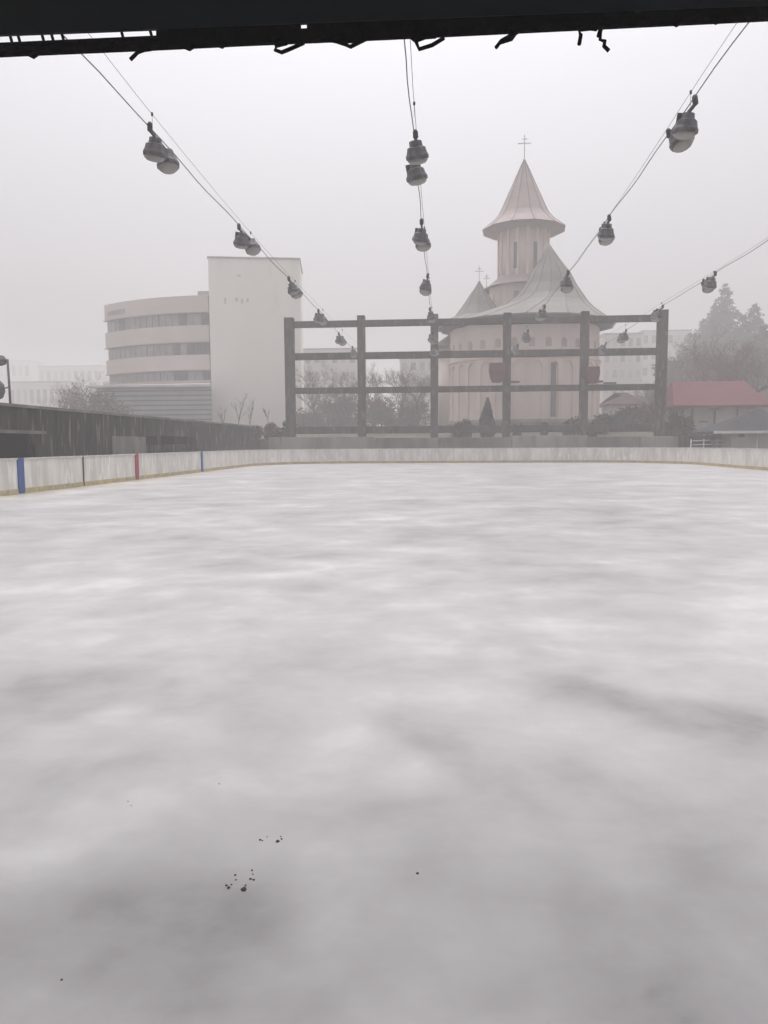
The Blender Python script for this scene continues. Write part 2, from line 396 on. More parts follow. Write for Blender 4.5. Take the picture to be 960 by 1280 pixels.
boxfit(621, 466, 1.35, 1.65, 1, 'maroon box light fixed left of the fourth concrete post from the left')
boxfit(741, 469, 1.1, 1.4, 1, 'maroon box light fixed right of the fifth concrete post from the left')
c = at(357, 530, YFR-.6)
t = T('ground_floodlight', (c.x, c.y, 2.0), 'small dark floodlight low beside the foot of the leftmost concrete post', 'floodlight')
t.part('housing', MB().lathe((c.x, c.y, c.z), [(.06,-.25),(.22,-.2),(.3,.05),(.2,.25),(.05,.3)], 8, False), M['lampd'])
t.part('stand', MB().tube([(c.x, c.y, 2.0), (c.x, c.y, c.z-.2)], .035), M['lampd'])

# low wall behind the boards
lw = T('low_concrete_wall', (xat(600, 64.6), 64.6, 0), 'low grey patchy concrete wall between the far boards and the concrete frame', 'wall')
cuts = [336, 470, 555, 640, 735, 800, 862]
mats = ['conc_pale', 'conc_mid', 'conc_mid', 'conc_pale', 'conc_mid', 'conc_pale']
for i in range(6):
    x0, x1 = xat(cuts[i], 64.6), xat(cuts[i+1], 64.6)
    lw.part('wall_section', MB().box(x0+.01, x1-.03, 64.45, 64.8, -.05, 2.05+(.12 if i in (0, 3) else 0)), M[mats[i]], bevel=.02)
lw.part('kerb_slab', MB().box(xat(336, 64.6), xat(862, 64.6), 64.82, 65.9, 1.7, 1.98), M['conc_dark'])

# ------------------------------------------------------------------ overhead cables and lamps
cx_ = [-7.15, -0.77, 5.6, 12.25]
names = ['leftmost cable', 'middle cable', 'cable just right of the spire', 'far right cable']
def cz(Y): return 9.25 - .28*math.sin(math.pi*(Y-5)/61.0*2)*.0 + .12*math.cos(Y*.09) - .35*smooth(40, 62, Y) - .28*(1-smooth(5, 17, Y))+.08
YL = [18.4, 27.9, 36.3, 44.7, 53.3, 60.6]
def off(ci, Y): return {0: .0, 1: .0, 2: .0, 3: 0}[ci]
for ci, X in enumerate(cx_):
    t = T('overhead_cable', (X, 30, cz(30)), {0:'thin slack steel cable with twin wire, ', 1:'thin steel cable and wire, ', 2:'thin steel cable and wire, ', 3:'thin steel cable and wire, '}[ci] + names[ci].replace('overhead cable', 'overhead line'), 'cable', 'lighting cables over the rink'); t.o['label'] = 'thin steel lighting line with lamps over the ice, the ' + names[ci]
    pts = [(X+.02*math.sin(y*1.3+ci), y, cz(y)+.05*abs(math.sin(math.pi*(y-18.4)/8.6))*-1) for y in [ -6, 0, 5, 10, 14, 16] + [17+q*.9 for q in range(50)]] + [(X, YFR-.4, cz(YFR)-.05)]
    t.part('cable', MB().tube(pts, .013, 5), M['cable'])
    def mz(y): return cz(y)+.10 + .0013*(y-31)**2*1.0 if y < 31 else cz(y)+.10+.0006*(y-31)**2
    pts = [(X+.06+ .25*smooth(18,6,y), y, mz(y)) for y in range(-6, 66, 3)] + [(X, YFR-.4, mz(66))]
    t.part('messenger_wire', MB().tube(pts, .0065, 4), M['cable'])
    for y in YL[:5]:
        t.part('dropper', MB().tube([(X+.06, y+.4, cz(y)-.02), (X+.06, y+.4, mz(y+.4))], .005, 4), M['cable'])
        t.part('wire_clip', MB().lathe((X+.06, y+.4, mz(y+.4)), [(.01,-.05),(.028,-.03),(.028,.03),(.01,.05)], 6), M['lampd'])
# the lamp: two faceted reflector heads on one bar
root = empty('twin_floodlight', (0, 0, 0), 'x', 'floodlight', 'twin floodlights strung on the cables')
MB().box(-.025, .025, -.72, .72, -.14, -.09).build('bar', M['lampd'], root)
for y in (-.70, .70): MB().lathe((0, y, -.05), [(.02,-.1),(.055,-.07),(.055,.06),(.03,.1)], 8, False).build('clamp', M['lampd'], root)
for q, y in enumerate((-.34, .36)):
    n = 10
    prof = [(.08,.02),(.15,-.0),(.17,-.12),(.235,-.15),(.265,-.27),(.30,-.33),(.295,-.41)]
    h = MB().lathe((0, 0, 0), prof, n, False, .3+q); 
    hd = h.build('lamp_head', M['lamp'], root); hd.location = (0, y, -.13); hd.rotation_euler = (R(-14 if q == 0 else 10), R(6-q*10), 0)
    hd.scale = (.82, .82, .9)
    MB().lathe((0, 0, 0), [(.27,-.411),(.25,-.46),(.19,-.51),(.08,-.53)], n, True).build('lens', M['lampglass'], hd)
    MB().box(-.07, .07, .14, .24, -.2, .0).build('ballast_box', M['lampd'], hd)
ords = ['first', 'second', 'third', 'fourth', 'fifth', 'sixth']
first = True
for ci, X in enumerate(cx_):
    YY = [YL[0]+[1.1, 2.2, .9, 0][ci]] + [q+(.8 if ci == 3 else 0) for q in YL[1:5]] + YL[5:]
    if ci == 3: YY = YY[2:]
    for k, y in enumerate(YY):
        o = root if first else copy_tree(root); first = False
        o.location = (X, y, cz(y)); o.rotation_euler = (R(random.uniform(-3, 3)), R(random.uniform(-9, 9)), R(random.uniform(-4, 4)))
        hs_ = [c for c in o.children if c.name.startswith('lamp_head')]
        sp_ = .58 if (ci == 1 and k == 0) else random.uniform(.30, .42)
        for hh, sg in zip(sorted(hs_, key=lambda q: q.location.y), (-1, 1)):
            hh.location.y = sg*sp_; hh.rotation_euler = (R(-sg*random.uniform(2, 22)), R(random.uniform(-16, 16)), R(random.uniform(0, 90)))
        if k == 0 and ci == 0: o.scale = (1.2, 1.2, 1.15)
        o['label'] = f'twin grey floodlights on the {names[ci]}, {ords[k]} from the near end'
# ------------------------------------------------------------------ canopy edge above the camera
YB = 4.0
cp = T('canopy_edge', (0, YB, 3.6), 'dark steel canopy edge across the top with bent black wire ends', 'canopy')
def lineX(x, pts):   # pixel polyline -> z at plane Y
    pass
zb = zat(480, 31, YB)          # bottom of the upper beam
def zbeam(x):
    pa, pb_ = at(0, 46, YB), at(960, 9, YB); return pa.z+(pb_.z-pa.z)*(x-pa.x)/(pb_.x-pa.x)
def sloped(y0, y1, d0, d1):
    a, b_ = zbeam(-8), zbeam(9)
    return MB().add([(-8,y0,a+d0),(9,y0,b_+d0),(9,y1,b_+d0),(-8,y1,a+d0),(-8,y0,a+d1),(9,y0,b_+d1),(9,y1,b_+d1),(-8,y1,a+d1)],
                     [(3,2,1,0),(4,5,6,7),(0,1,5,4),(1,2,6,5),(2,3,7,6),(3,0,4,7)])
def bx(px): return at(px, 40, YB).x
cp.part('main_beam', sloped(YB-.02, YB, 0, .42), M['steel_backlit'])
cp.part('flange', sloped(YB+.002, YB+.14, .16, .42), M['steel_backlit'])
def pz(px, py): return zat(px, py, YB)
# lower pipe hangs away from the beam towards the left
P = [(-1500, 118), (-300, 78), (0, 60), (190, 51.5), (300, 46), (480, 38), (700, 27), (960, 14), (1300, -3), (2400, -50)]
pts = [(at(px, py, YB).x, YB+.02, at(px, py, YB).z) for px, py in P]
cp.part('lower_pipe', MB().tube(pts, [.034]*len(pts), 10), M['black'])
gaps = [(182, 190), (376, 384), (792, 800), (868, 878)]
mb = MB(); cur = 196
fill = []
for a, b_ in gaps[1:]+[(1500, 1501)]:
    fill.append((cur, a)); cur = b_
for a, b_ in fill:
    n_ = max(1, int((b_-a)/60))
    for q in range(n_):
        xa, xb = bx(a+(b_-a)*q/n_), bx(a+(b_-a)*(q+1)/n_)
        mb.box(xa, xb, YB-.012, YB+.012, zbeam((xa+xb)/2)-.045, zbeam((xa+xb)/2)+.012)
cp.part('tape_wrap', mb, M['black'])
for px in (10, 50, 62, 75, 150, 186, 20): cp.part('wire_tie', MB().tube([(bx(px), YB+.02, zbeam(bx(px))+.01), (bx(px+3), YB+.03, pz(px, 60-px*.045))], .008, 5), M['black'])
random.seed(5)
mb = MB()
for k in range(70):
    px = random.uniform(-60, 1020); py = 68-px*.05+(.5 if px < 300 else 0)
    c = at(px, py-3.0+random.uniform(-1.5, .8), YB+.02); mb.lathe(tuple(c), [(.004,-.012),(.013,-.006),(.014,.006),(.004,.014)], 6, True, random.random())
cp.part('frayed_tape', mb, M['black'])
ties = [[(163,73),(172,64),(180,61),(188,60),(192,57)], [(230,57),(237,60),(243,56)], [(272,55),(278,57),(283,53)],
        [(336,50),(346,54),(344,61),(352,64),(362,60),(380,52)], [(346,50),(350,48),(358,53),(344,56)],
        [(402,47),(420,50),(432,54),(438,57),(458,47)], [(424,47),(436,50),(452,49)],
        [(512,43),(520,50),(524,60),(540,55),(555,46)], [(518,50),(532,45),(545,44)],
        [(620,58),(626,50),(640,42),(648,38)], [(624,52),(640,47),(648,40),(636,35)],
        [(724,54),(726,42),(722,36),(738,34),(746,35)], [(752,33),(750,48),(756,50),(755,56),(761,62)], [(748,44),(751,33)],
        [(35,66),(42,70),(47,66)], [(840,27),(846,30),(852,26)], [(888,23),(895,27),(905,22)]]
for tie in ties:
    cp.part('wire_end', MB().tube([at(px, py+1.5, YB-.05+.012*(i % 3)) for i, (px, py) in enumerate(tie)], .0098, 6), M['black'])
# roof sheet running back over the camera, on posts behind it
zr0 = zb+.50
cp.part('roof_sheet', MB().box(-8, 9, 2.9, YB+.16, zr0, zr0+.03), M['steel_backlit'])
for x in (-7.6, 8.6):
    cp.part('roof_post', MB().box(x-.07, x+.07, 2.95, 3.09, 0, zr0-.002), M['steel_backlit'])

# ------------------------------------------------------------------ church
YC = 88.0; k_ = 1
C0 = at(657, 540, YC); pxm = (C0-CAM).dot(fwd)/F   # metres per pixel at that distance
gz = 2.8
ch = T('church', (C0.x, YC, gz), 'pale round-apsed church with flared grey metal roofs and tall pointed tower', 'church')
Rw = 92*pxm; cxw = xat(653, YC)
zeave = zat(657, 409, YC); N_ = 64
def ring(cx, cy, r, z, n=N_, a0=0): return [(cx+r*math.cos(a0+2*math.pi*i/n), cy+r*math.sin(a0+2*math.pi*i/n), z) for i in range(n)]
ch.part('apse_wall', MB().loft([ring(cxw, YC, Rw-.14, gz-1), ring(cxw, YC, Rw-.14, zeave+.3)]), M['church'])
ch.part('plinth', MB().loft([ring(cxw, YC, Rw+.35, gz-1), ring(cxw, YC, Rw+.35, gz+.9), ring(cxw, YC, Rw+.05, gz+1.2)]), M['conc_mid'])
# tall blind arcade: pilasters and little arches round the wall
z_t = zat(657, 459, YC-8); z_b = gz+1.2
narc = 30; mb = MB()
def arcpt(a, r, z): return (cxw+r*math.cos(a), YC+r*math.sin(a), z)
da = 2*math.pi/narc
for i in range(narc):
    a = i*da+.05; hw = .22/Rw
    if not (math.pi*.98 < a % (2*math.pi) < 2*math.pi*1.01): continue
    A = [arcpt(a-hw, Rw-.15, z_b), arcpt(a+hw, Rw-.15, z_b), arcpt(a+hw, Rw, z_b), arcpt(a-hw, Rw, z_b)]
    mb.add(A+[(p[0], p[1], z_t) for p in A], [(0,1,2,3),(4,5,6,7),(0,1,5,4),(1,2,6,5),(2,3,7,6),(3,0,4,7)])
    # arch filling up to a band
    w_ = da*.5-hw; K = 8; top = z_t+.95
    for q in range(K):
        t0, t1 = math.pi*q/K, math.pi*(q+1)/K
        b0, b1 = a+da/2-w_*math.cos(t0), a+da/2-w_*math.cos(t1); h0, h1 = z_t+.72*math.sin(t0), z_t+.72*math.sin(t1)
        v = [arcpt(b0, Rw-.15, h0), arcpt(b1, Rw-.15, h1), arcpt(b1, Rw, h1), arcpt(b0, Rw, h0), arcpt(b0, Rw-.15, top), arcpt(b1, Rw-.15, top), arcpt(b1, Rw, top), arcpt(b0, Rw, top)]
        mb.add(v, [(0,1,2,3),(4,5,6,7),(2,3,7,6),(0,1,5,4)])
    A = [arcpt(a-hw, Rw-.15, z_t), arcpt(a+hw, Rw-.15, z_t), arcpt(a+hw, Rw, z_t), arcpt(a-hw, Rw, z_t)]
    mb.add(A+[(p[0], p[1], top) for p in A], [(4,5,6,7),(2,3,7,6),(0,1,5,4)])
ch.part('blind_arcade', mb, M['churcharc'])
ch.part('band', MB().loft([ring(cxw, YC, Rw+.02, z_t+.952), ring(cxw, YC, Rw+.10, z_t+1.0), ring(cxw, YC, Rw+.10, z_t+1.2), ring(cxw, YC, Rw+.0, z_t+1.26)]), M['churcharc'])
# small niches in the upper wall
def niche(a, z, w=.33, h=.5):
    K = 8; c = [(-w, -h), (w, -h)] + [(w*math.cos(math.pi*q/K), w*math.sin(math.pi*q/K)+h*.25) for q in range(K+1)]
    n = len(c); v = [arcpt(a+x/Rw, Rw-.17, z+zz) for x, zz in c]+[arcpt(a+x/Rw, Rw-.125, z+zz) for x, zz in c]
    return MB().add(v, [tuple(range(n)), tuple(range(n, 2*n))]+[(i, (i+1) % n, n+(i+1) % n, n+i) for i in range(n)])
for i in range(15):
    a = math.pi*1.03+i*math.pi*.94/14
    ch.part('niche', niche(a, zat(657, 427, YC-8)), M['churchniche'])
# slit window
p = at(691, 490, YC-6.5); aw = math.atan2(-1, .0)
dx = p.x-cxw; aw = -math.acos(max(-1, min(1, (xat(691, YC-8)-cxw)/Rw)))
zt_, zb_ = zat(691, 453, YC-8), zat(691, 521, YC-8)
wn = MB(); w = .24
v = [arcpt(aw+sx*w/Rw, rr, z) for rr in (Rw-.2, Rw+.04) for (sx, z) in ((-1, zb_), (1, zb_), (1, zt_), (-1, zt_))]
wn.add(v, [(0,1,2,3),(4,5,6,7),(0,1,5,4),(1,2,6,5),(2,3,7,6),(3,0,4,7)])
win = ch.part('window', wn, M['glass'])
sm = MB(); v = [arcpt(aw+sx*.4/Rw, rr, z) for rr in (Rw-.1, Rw+.12) for (sx, z) in ((-1, zb_-.2), (1, zb_-.2), (1, zb_-.02), (-1, zb_-.02))]
ch.part('sill', sm.add(v, [(0,1,2,3),(4,5,6,7),(0,1,5,4),(1,2,6,5),(2,3,7,6),(3,0,4,7)]), M['churcharc'], win)
# main roof
prof = [(0, 655.5, 108), (.05, 660, 95), (.13, 667, 78), (.20, 674, 63), (.27, 680, 51), (.36, 684, 41), (.50, 685, 31), (.64, 685, 24), (.82, 684, 11.5), (1, 683, .6)]
zap = zat(683, 306, YC); n = 14
rings = []
for t, px, r in prof:
    z = zeave+(zap-zeave)*t; rings.append(ring(xat(px, YC), YC, r*pxm, z, n, .12))
rf = ch.part('main_roof', MB().loft(rings, False, False), M['roofmetal'])
ch.part('soffit', MB().loft([ring(xat(655.5, YC), YC, 106*pxm, zeave-.04, n, .12), ring(cxw, YC, Rw-.1, zeave-.55, n, .12)], False, False, False), M['soffit'])
ch.part('eave_edge', MB().loft([ring(xat(655.5, YC), YC, 108.6*pxm, zeave-.12, n, .12), ring(xat(655.5, YC), YC, 108.6*pxm, zeave+.02, n, .12)], False, False, False), M['seamroof'])
for i in range(n):
    ch.part('ridge_seam', MB().tube([rings[j][i] for j in range(len(rings))], .055, 4), M['seamroof'], rf)
def cross(base, h, parent=None, s=1.0, name='cross'):
    x, y, z = base; mb = MB(); r = .038*s
    mb.box(x-r, x+r, y-r, y+r, z, z+h); zc_ = z+h*.66; w_ = h*.27
    mb.box(x-w_, x-r-.001, y-r, y+r, zc_-r, zc_+r); mb.box(x+r+.001, x+w_, y-r, y+r, zc_-r, zc_+r)
    mb.box(x-w_*.4, x-r-.001, y-r, y+r, zc_+h*.17-r, zc_+h*.17+r); mb.box(x+r+.001, x+w_*.4, y-r, y+r, zc_+h*.17-r, zc_+h*.17+r)
    mb.lathe((x, y, z), [(.02,-.12),(.14,-.05),(.14,.08),(.03,.14)], 8)
    return ch.part(name, mb, M['roofpale'], parent)
# small side turret roof on the left
YT = 91; ax = xat(598, YT); pm = pxm*YT/YC
ringsb = [ring(ax, YT, r*pm, zat(598, y, YT), 10, .2) for r, y in ((58, 410), (44, 403), (30, 396), (21, 384), (12, 370), (5, 360), (.4, 352))]
rfb = ch.part('side_roof', MB().loft(ringsb, False, False), M['roofmetal'])
for i in range(10): ch.part('ridge_seam', MB().tube([r_[i] for r_ in ringsb], .05, 4), M['seamroof'], rfb)
cross((ax, YT, zat(598, 352, YT)), 1.75, rfb)
# lower left apse with its own eave
YA = 94; axl = xat(583, YA); pa = pxm*YA/YC
ch.part('side_apse_wall', MB().lathe((axl, YA, 0), [(35*pa, gz-1), (35*pa, zat(583, 432, YA))], 32, True), M['church'])
ch.part('side_apse_roof', MB().loft([ring(axl, YA, r*pa, zat(583, y, YA), 16) for r, y in ((45, 435), (38, 429), (26, 421), (10, 408))], False, False), M['roofmetal'])
# tower base
YW = 95.5; pw = pxm*YW/YC; axt = xat(654.5, YW, 290)
z0_ = zat(655, 400, YW); ze = zat(655, 361, YW)
ch.part('tower_base', MB().lathe((axt, YW, 0), [(42*pw, z0_-3), (42*pw, ze)], 8, False, R(10)), M['church'])
ch.part('tower_base_roof', MB().loft([ring(axt, YW, r*pw, z, 16, R(10)) for r, z in ((48, ze-.05), (42, ze+.35), (33, ze+1.1), (30, ze+1.35))], False, False), M['roofpink_hazed'])
for i in range(7):
    a = math.pi+R(10)+i*math.pi/7+.2
    ch.part('base_niche', MB().add([(axt+42.1*pw*math.cos(a)+sx*.3*-math.sin(a)-math.cos(a)*.25, YW+42.1*pw*math.sin(a)+sx*.3*math.cos(a)-math.sin(a)*.25, z) for sx, z in ((-1, ze-1.9), (1, ze-1.9), (1, ze-.9), (-1, ze-.9))], [(0,1,2,3)]), M['churchniche'])
# tower drum
zr = zat(655, 291, YW); Rt = 31.5*pw
ch.part('tower_drum', MB().lathe((axt, YW, 0), [(Rt-.14, ze), (Rt-.14, zr+.6)], 40, True), M['church'])
mb = MB()
for i in range(16):
    a = 2*math.pi*i/16+.06; h_ = .17/Rt
    if math.sin(a) > .3: continue
    A = [(axt+rr*math.cos(aa), YW+rr*math.sin(aa)) for aa, rr in ((a-h_, Rt-.15), (a+h_, Rt-.15), (a+h_, Rt), (a-h_, Rt))]
    mb.prism(A, ze+.9, zr+.3)
ch.part('tower_pilasters', mb, M['churcharc'])
for px in (642, 667):
    s_ = (xat(px, YW-3)-axt)/Rt; a = -math.acos(max(-.95, min(.95, s_)))
    zt_, zb_ = zat(px, 302, YW-3), zat(px, 335, YW-3)
    v = [(axt+rr*math.cos(a+sx*.19/Rt), YW+rr*math.sin(a+sx*.19/Rt), z) for rr in (Rt-.3, Rt+.02) for sx, z in ((-1, zb_), (1, zb_), (1, zt_), (-1, zt_))]
    ch.part('tower_window', MB().add(v, [(0,1,2,3),(4,5,6,7),(0,1,5,4),(1,2,6,5),(2,3,7,6),(3,0,4,7)]), M['glass'])
sp = [(51, 288.5), (45, 283.5), (36, 276), (30.5, 269), (26, 259), (20.5, 246), (14, 231), (7, 214), (2.5, 204), (.5, 199)]
rs_ = [ring(axt, YW, r*pw, zat(655, y, YW), 12, .15) for r, y in sp]
spi = ch.part('spire', MB().loft(rs_, False, False), M['roofpink_hazed'])
for i in range(12): ch.part('ridge_seam', MB().tube([r_[i] for r_ in rs_], .05, 4), M['seamroof'], spi)
ch.part('spire_soffit', MB().loft([ring(axt, YW, 50.6*pw, zat(655, 288.5, YW)-.05, 12, .15), ring(axt, YW, Rt-.1, zat(655, 286, YW)-.6, 12, .15)], False, False, False), M['roofpink_hazed'])
cross((axt, YW, zat(655, 200, YW)), 2.9, spi, 1.3)
# a farther little turret
YQ = 99; axq = xat(607, YQ)
tq = ch.part('far_turret_roof', MB().loft([ring(axq, YQ, r*pxm, zat(607, y, YQ), 10) for r, y in ((26, 386), (12, 374), (4, 364), (.4, 359))], False, False), M['roofmetal'])
cross((axq, YQ, zat(607, 359, YQ)), 1.6, tq)

# ------------------------------------------------------------------ windows helper for plain buildings
def building(name, px0, px1, pytop, Y, depth, m, label, floors, bays, group=None, base=2.0, cat='building', roof=None, wsize=(.55,.5), dark=.6):
    x0, x1 = xat(px0, Y), xat(px1, Y); zt = zat((px0+px1)/2, pytop, Y)
    t = T(name, ((x0+x1)/2, Y, base), label, cat, group)
    w = t.part('wall', MB().box(x0, x1, Y, Y+depth, base-6, zt), m)
    t.part('roof_edge', MB().box(x0-.2, x1+.2, Y-.2, Y+depth+.2, zt+.002, zt+.35), M['conc_mid'] if not roof else M[roof])
    fh = (zt-base)/floors; bw = (x1-x0)/bays
    for f in range(floors):
        for b_ in range(bays):
            cx0 = x0+bw*(b_+.5-wsize[0]/2); cx1 = x0+bw*(b_+.5+wsize[0]/2); z0 = base+fh*(f+.5-wsize[1]/2); z1 = z0+fh*wsize[1]
            wi = t.part('window', MB().box(cx0, cx1, Y-.03, Y+.05, z0, z1), M['glass'] if random.random() < dark else M['blind'])
            t.part('sill', MB().box(cx0-.08, cx1+.08, Y-.12, Y-.032, z0-.1, z0-.01), M['winframe'], wi)
    return t
random.seed(3)
# ------------------------------------------------------------------ white tower block and round office
YWT = 105
a0 = at(260, 322, YWT); a1 = at(374.5, 327, YWT+2.2)
zt0 = zat(260, 322.5, YWT); 
wt_ = T('white_tower_block', ((a0.x+a1.x)/2, YWT, 2), 'tall blank off-white tower block beside the round office', 'building')
dxy = Vector((a1.x-a0.x, 2.2, 0)); nrm = Vector((-dxy.y, dxy.x, 0)).normalized()*9
foot = [(a0.x, a0.y), (a1.x, a1.y), (a1.x+nrm.x+.25, a1.y+nrm.y), (a0.x+nrm.x, a0.y+nrm.y)]
wt_.part('wall', MB().prism(foot, -4, zt0), M['wallwhite'])
e_ = .12; wt_.part('parapet', MB().prism([(foot[0][0]-e_, foot[0][1]-e_), (foot[1][0]+e_, foot[1][1]-e_), (foot[2][0]+e_, foot[2][1]+e_), (foot[3][0]-e_, foot[3][1]+e_)], zt0+.002, zt0+.22), M['officegrey'])
def onface(u, z): return Vector((a0.x, a0.y, 0))+dxy*u+Vector((0, -.03, z))
random.seed(8)
M['mark'] = mat('faint grey wall marks', (.62,.60,.56), None, 3, .9, .1)
for u, y, w, h in ((.175, 375, .25, .8), (.30, 373, .35, .5), (.36, 375, .3, .6), (.42, 374, .3, .5), (.33, 343, .5, .25)):
    z = zat(300, y, YWT); pA = onface(u, z); d = dxy.normalized()*w/2
    wt_.part('wall_mark', MB().add([pA-d+Vector((0,0,-h/2)), pA+d+Vector((0,0,-h/2)), pA+d+Vector((0,0,h/2)), pA-d+Vector((0,0,h/2)), pA-d+Vector((0,.1,-h/2)), pA+d+Vector((0,.1,-h/2)), pA+d+Vector((0,.1,h/2)), pA-d+Vector((0,.1,h/2))],
      [(0,1,2,3),(0,1,5,4),(1,2,6,5),(2,3,7,6),(3,0,4,7)]), M['mark'])
# office
Ro = 28.5; A = at(262, 460, YWT); NS = 17; amax = R(38)
of = T('round_office_building', (A.x-7, YWT+2, 2), 'curved pink-cream office block with three bands of windows and roof lettering', 'office building')
def arc(off=0, n=NS*2): return [(A.x-(Ro-off)*math.sin(amax*i/n)+0, A.y+Ro-(Ro-off)*math.cos(amax*i/n)) for i in range(n+1)]
def footp(off): 
    p = arc(off); l = p[-1]
    return p+[(l[0]+2.5+off, l[1]+10), (A.x, l[1]+12)]
zz = lambda y: zat(259, y, YWT)
for name_, yb, yt, off in (('parapet', 390, 368.8, 0), ('spandrel', 427, 406, 0), ('spandrel', 462, 443, 0), ('ground_floor', 545, 475, .1)):
    of.part(name_, MB().prism(footp(off), zz(yb), zz(yt)), M['officecream'])
for yb, yt in ((406, 390), (443, 427), (475, 462)):
    of.part('window_band_core', MB().prism(footp(.55), zz(yb)+.002, zz(yt)-.002), M['officegrey'])
    p = arc(.38, NS)
    for i in range(NS):
        q0 = Vector((*p[i], 0)); q1 = Vector((*p[i+1], 0)); d = (q1-q0)*.04; q0 += d; q1 -= d; nn = Vector((math.sin(amax*(i+.5)/NS), math.cos(amax*(i+.5)/NS), 0))*.12
        m_ = M['glass'] if (i < 5 and random.random() < .65) or random.random() < .06 else M['blind']
        wi = of.part('window', MB().prism([tuple(q0)[:2], tuple(q1)[:2], tuple(q1+nn)[:2], tuple(q0+nn)[:2]], zz(yb)+.05, zz(yt)-.12), m_)
    of.part('sun_shade', MB().prism(arc(-.25)+arc(.3)[::-1], zz(yt)-.10, zz(yt)-.004), M['officegrey'])
of.part('roof_unit', MB().box(A.x-1.9, A.x-.05, A.y+1.5, A.y+6, zz(369), zz(361)), M['officegrey'])
# letters on the parapet, too blurred to read: plain small bars as the photo shows
mb = MB()
for i in range(8):
    aa = amax*(.93-i*.028); z = zz(381.5)
    cx2, cy2 = A.x-(Ro+.06)*math.sin(aa), A.y+Ro-(Ro+.06)*math.cos(aa); mb.box(cx2-.14, cx2+.14, cy2-.04, cy2+.04, z-.3, z+.32)
of.part('sign_lettering', mb, M['officegrey'])
# podium hall with cladding
YP = 97; x0, x1 = xat(123, YP), xat(266, YP)
ph = T('low_hall', ((x0+x1)/2, YP, 2), 'low blue-grey slatted hall in front of the round office', 'building')
zt = zat(200, 484, YP)
kx = (YP+7)/YP
ph.part('wall', MB().prism([(x0,YP),(x1,YP),(x1*kx,YP+7),(x0*kx,YP+7)], -3, zt), M['slat'])
for i in range(9):
    z = zt-.55-i*.62; ph.part('cladding_joint', MB().box(x0, x1, YP-.06, YP-.004, z, z+.16), M['slatd'])
ph.part('roof', MB().add([(x0-1.2,YP-.5,zt+.004),(x1,YP-.5,zt+.004),(x1*kx,YP+7,zt+.7),(x0*kx-1,YP+7,zt+.5),(x0-1.2,YP-.5,zt+.3),(x1,YP-.5,zt+.3),(x1*kx,YP+7,zt+1.0),(x0*kx-1,YP+7,zt+.8)],
     [(3,2,1,0),(4,5,6,7),(0,1,5,4),(1,2,6,5),(2,3,7,6),(3,0,4,7)]), M['roofpale'])

# ------------------------------------------------------------------ far buildings
random.seed(4)
B = building
B('apartment_block', -70, 42, 452, 380, 14, M['blockpale'], 'faint long pale apartment block in fog at the far left edge', 4, 14, 'apartment blocks fading in the fog', base=4, dark=.5)
B('apartment_block', 52, 128, 458, 330, 14, M['blockpale'], 'faint pale block in fog left of the round office', 4, 9, 'apartment blocks fading in the fog', base=4, dark=.5)
B('apartment_block', 14, 88, 478, 240, 10, M['blockpale'], 'low pale building with long roof in fog behind the lamp pole', 2, 9, 'apartment blocks fading in the fog', base=4, dark=.4)
B('apartment_block', 381, 447, 437, 190, 12, M['blockwall'], 'greyish apartment block seen through the left bay of the concrete frame', 5, 6, 'apartment blocks fading in the fog', base=3)
B('apartment_block', 500, 556, 448, 160, 12, M['blockpale'], 'pale block behind bare trees just left of the church', 5, 5, 'apartment blocks fading in the fog', base=3)
B('apartment_block', 752, 800, 418, 200, 12, M['blockwall'], 'pinkish apartment block just right of the church behind the frame', 6, 5, 'apartment blocks fading in the fog', base=5)
B('apartment_block', 799, 860, 414, 240, 12, M['blockwall'], 'faint apartment block behind the right end post of the frame', 6, 6, 'apartment blocks fading in the fog', base=6)

# ------------------------------------------------------------------ houses at right
def hip(t, name, x0, x1, y0, y1, ze_, zr_, m, over=.5, inset=None, parent=None):
    x0 -= over; x1 += over; y0 -= over; y1 += over; ym = (y0+y1)/2; i_ = inset if inset is not None else (y1-y0)/2
    v = [(x0,y0,ze_),(x1,y0,ze_),(x1,y1,ze_),(x0,y1,ze_),(x0+i_,ym,zr_),(x1-i_,ym,zr_)]
    v2 = [(a, b, c-.14) for a, b, c in v[:4]]
    return t.part(name, MB().add(v+v2, [(0,1,5,4),(2,3,4,5),(3,0,4),(1,2,5),(0,1,7,6),(1,2,8,7),(2,3,9,8),(3,0,6,9),(6,7,8,9)]), m, parent)
YR = 73; x0, x1 = xat(852, YR), xat(946, YR+1); ze_ = zat(890, 507, YR); zr_ = zat(890, 477, YR+4)
rh = T('red_roof_house', ((x0+x1)/2, YR, 1.6), 'long grey-walled pavilion with bright red tiled roof right of the frame', 'house')
rh.part('wall', MB().box(x0, x1, YR, YR+7, .5, ze_), M['panelwall'])
hip(rh, 'roof', x0-.4, x1, YR, YR+7, ze_, zr_, M['redroof'], .6, 1.0)
mb = MB()
for i in range(26):   # wavy lower tile edge
    xa = x0-1+i*(x1-x0+1.6)/26; xb = xa+(x1-x0+1.6)/26
    mb.box(xa, xb-.002, YR-.72, YR-.602, ze_-.24-.13*math.sin(i*.75), ze_+.02)
rh.part('fascia', mb, M['redroof'])
for px in (864, 892, 920, 852): rh.part('wall_batten', MB().box(xat(px, YR)-.07, xat(px, YR)+.07, YR-.09, YR-.002, .5, ze_), M['wood'])
dr = rh.part('door', MB().box(xat(874, YR), xat(882, YR), YR-.05, YR-.002, .5, zat(878, 528, YR)), M['officegrey'])
rh.part('door_frame', MB().box(xat(873, YR), xat(883, YR), YR-.08, YR-.052, zat(878, 528, YR), zat(878, 526.5, YR)), M['wood'], dr)
YR2 = 80; x0, x1 = xat(944, YR2), xat(1010, YR2)
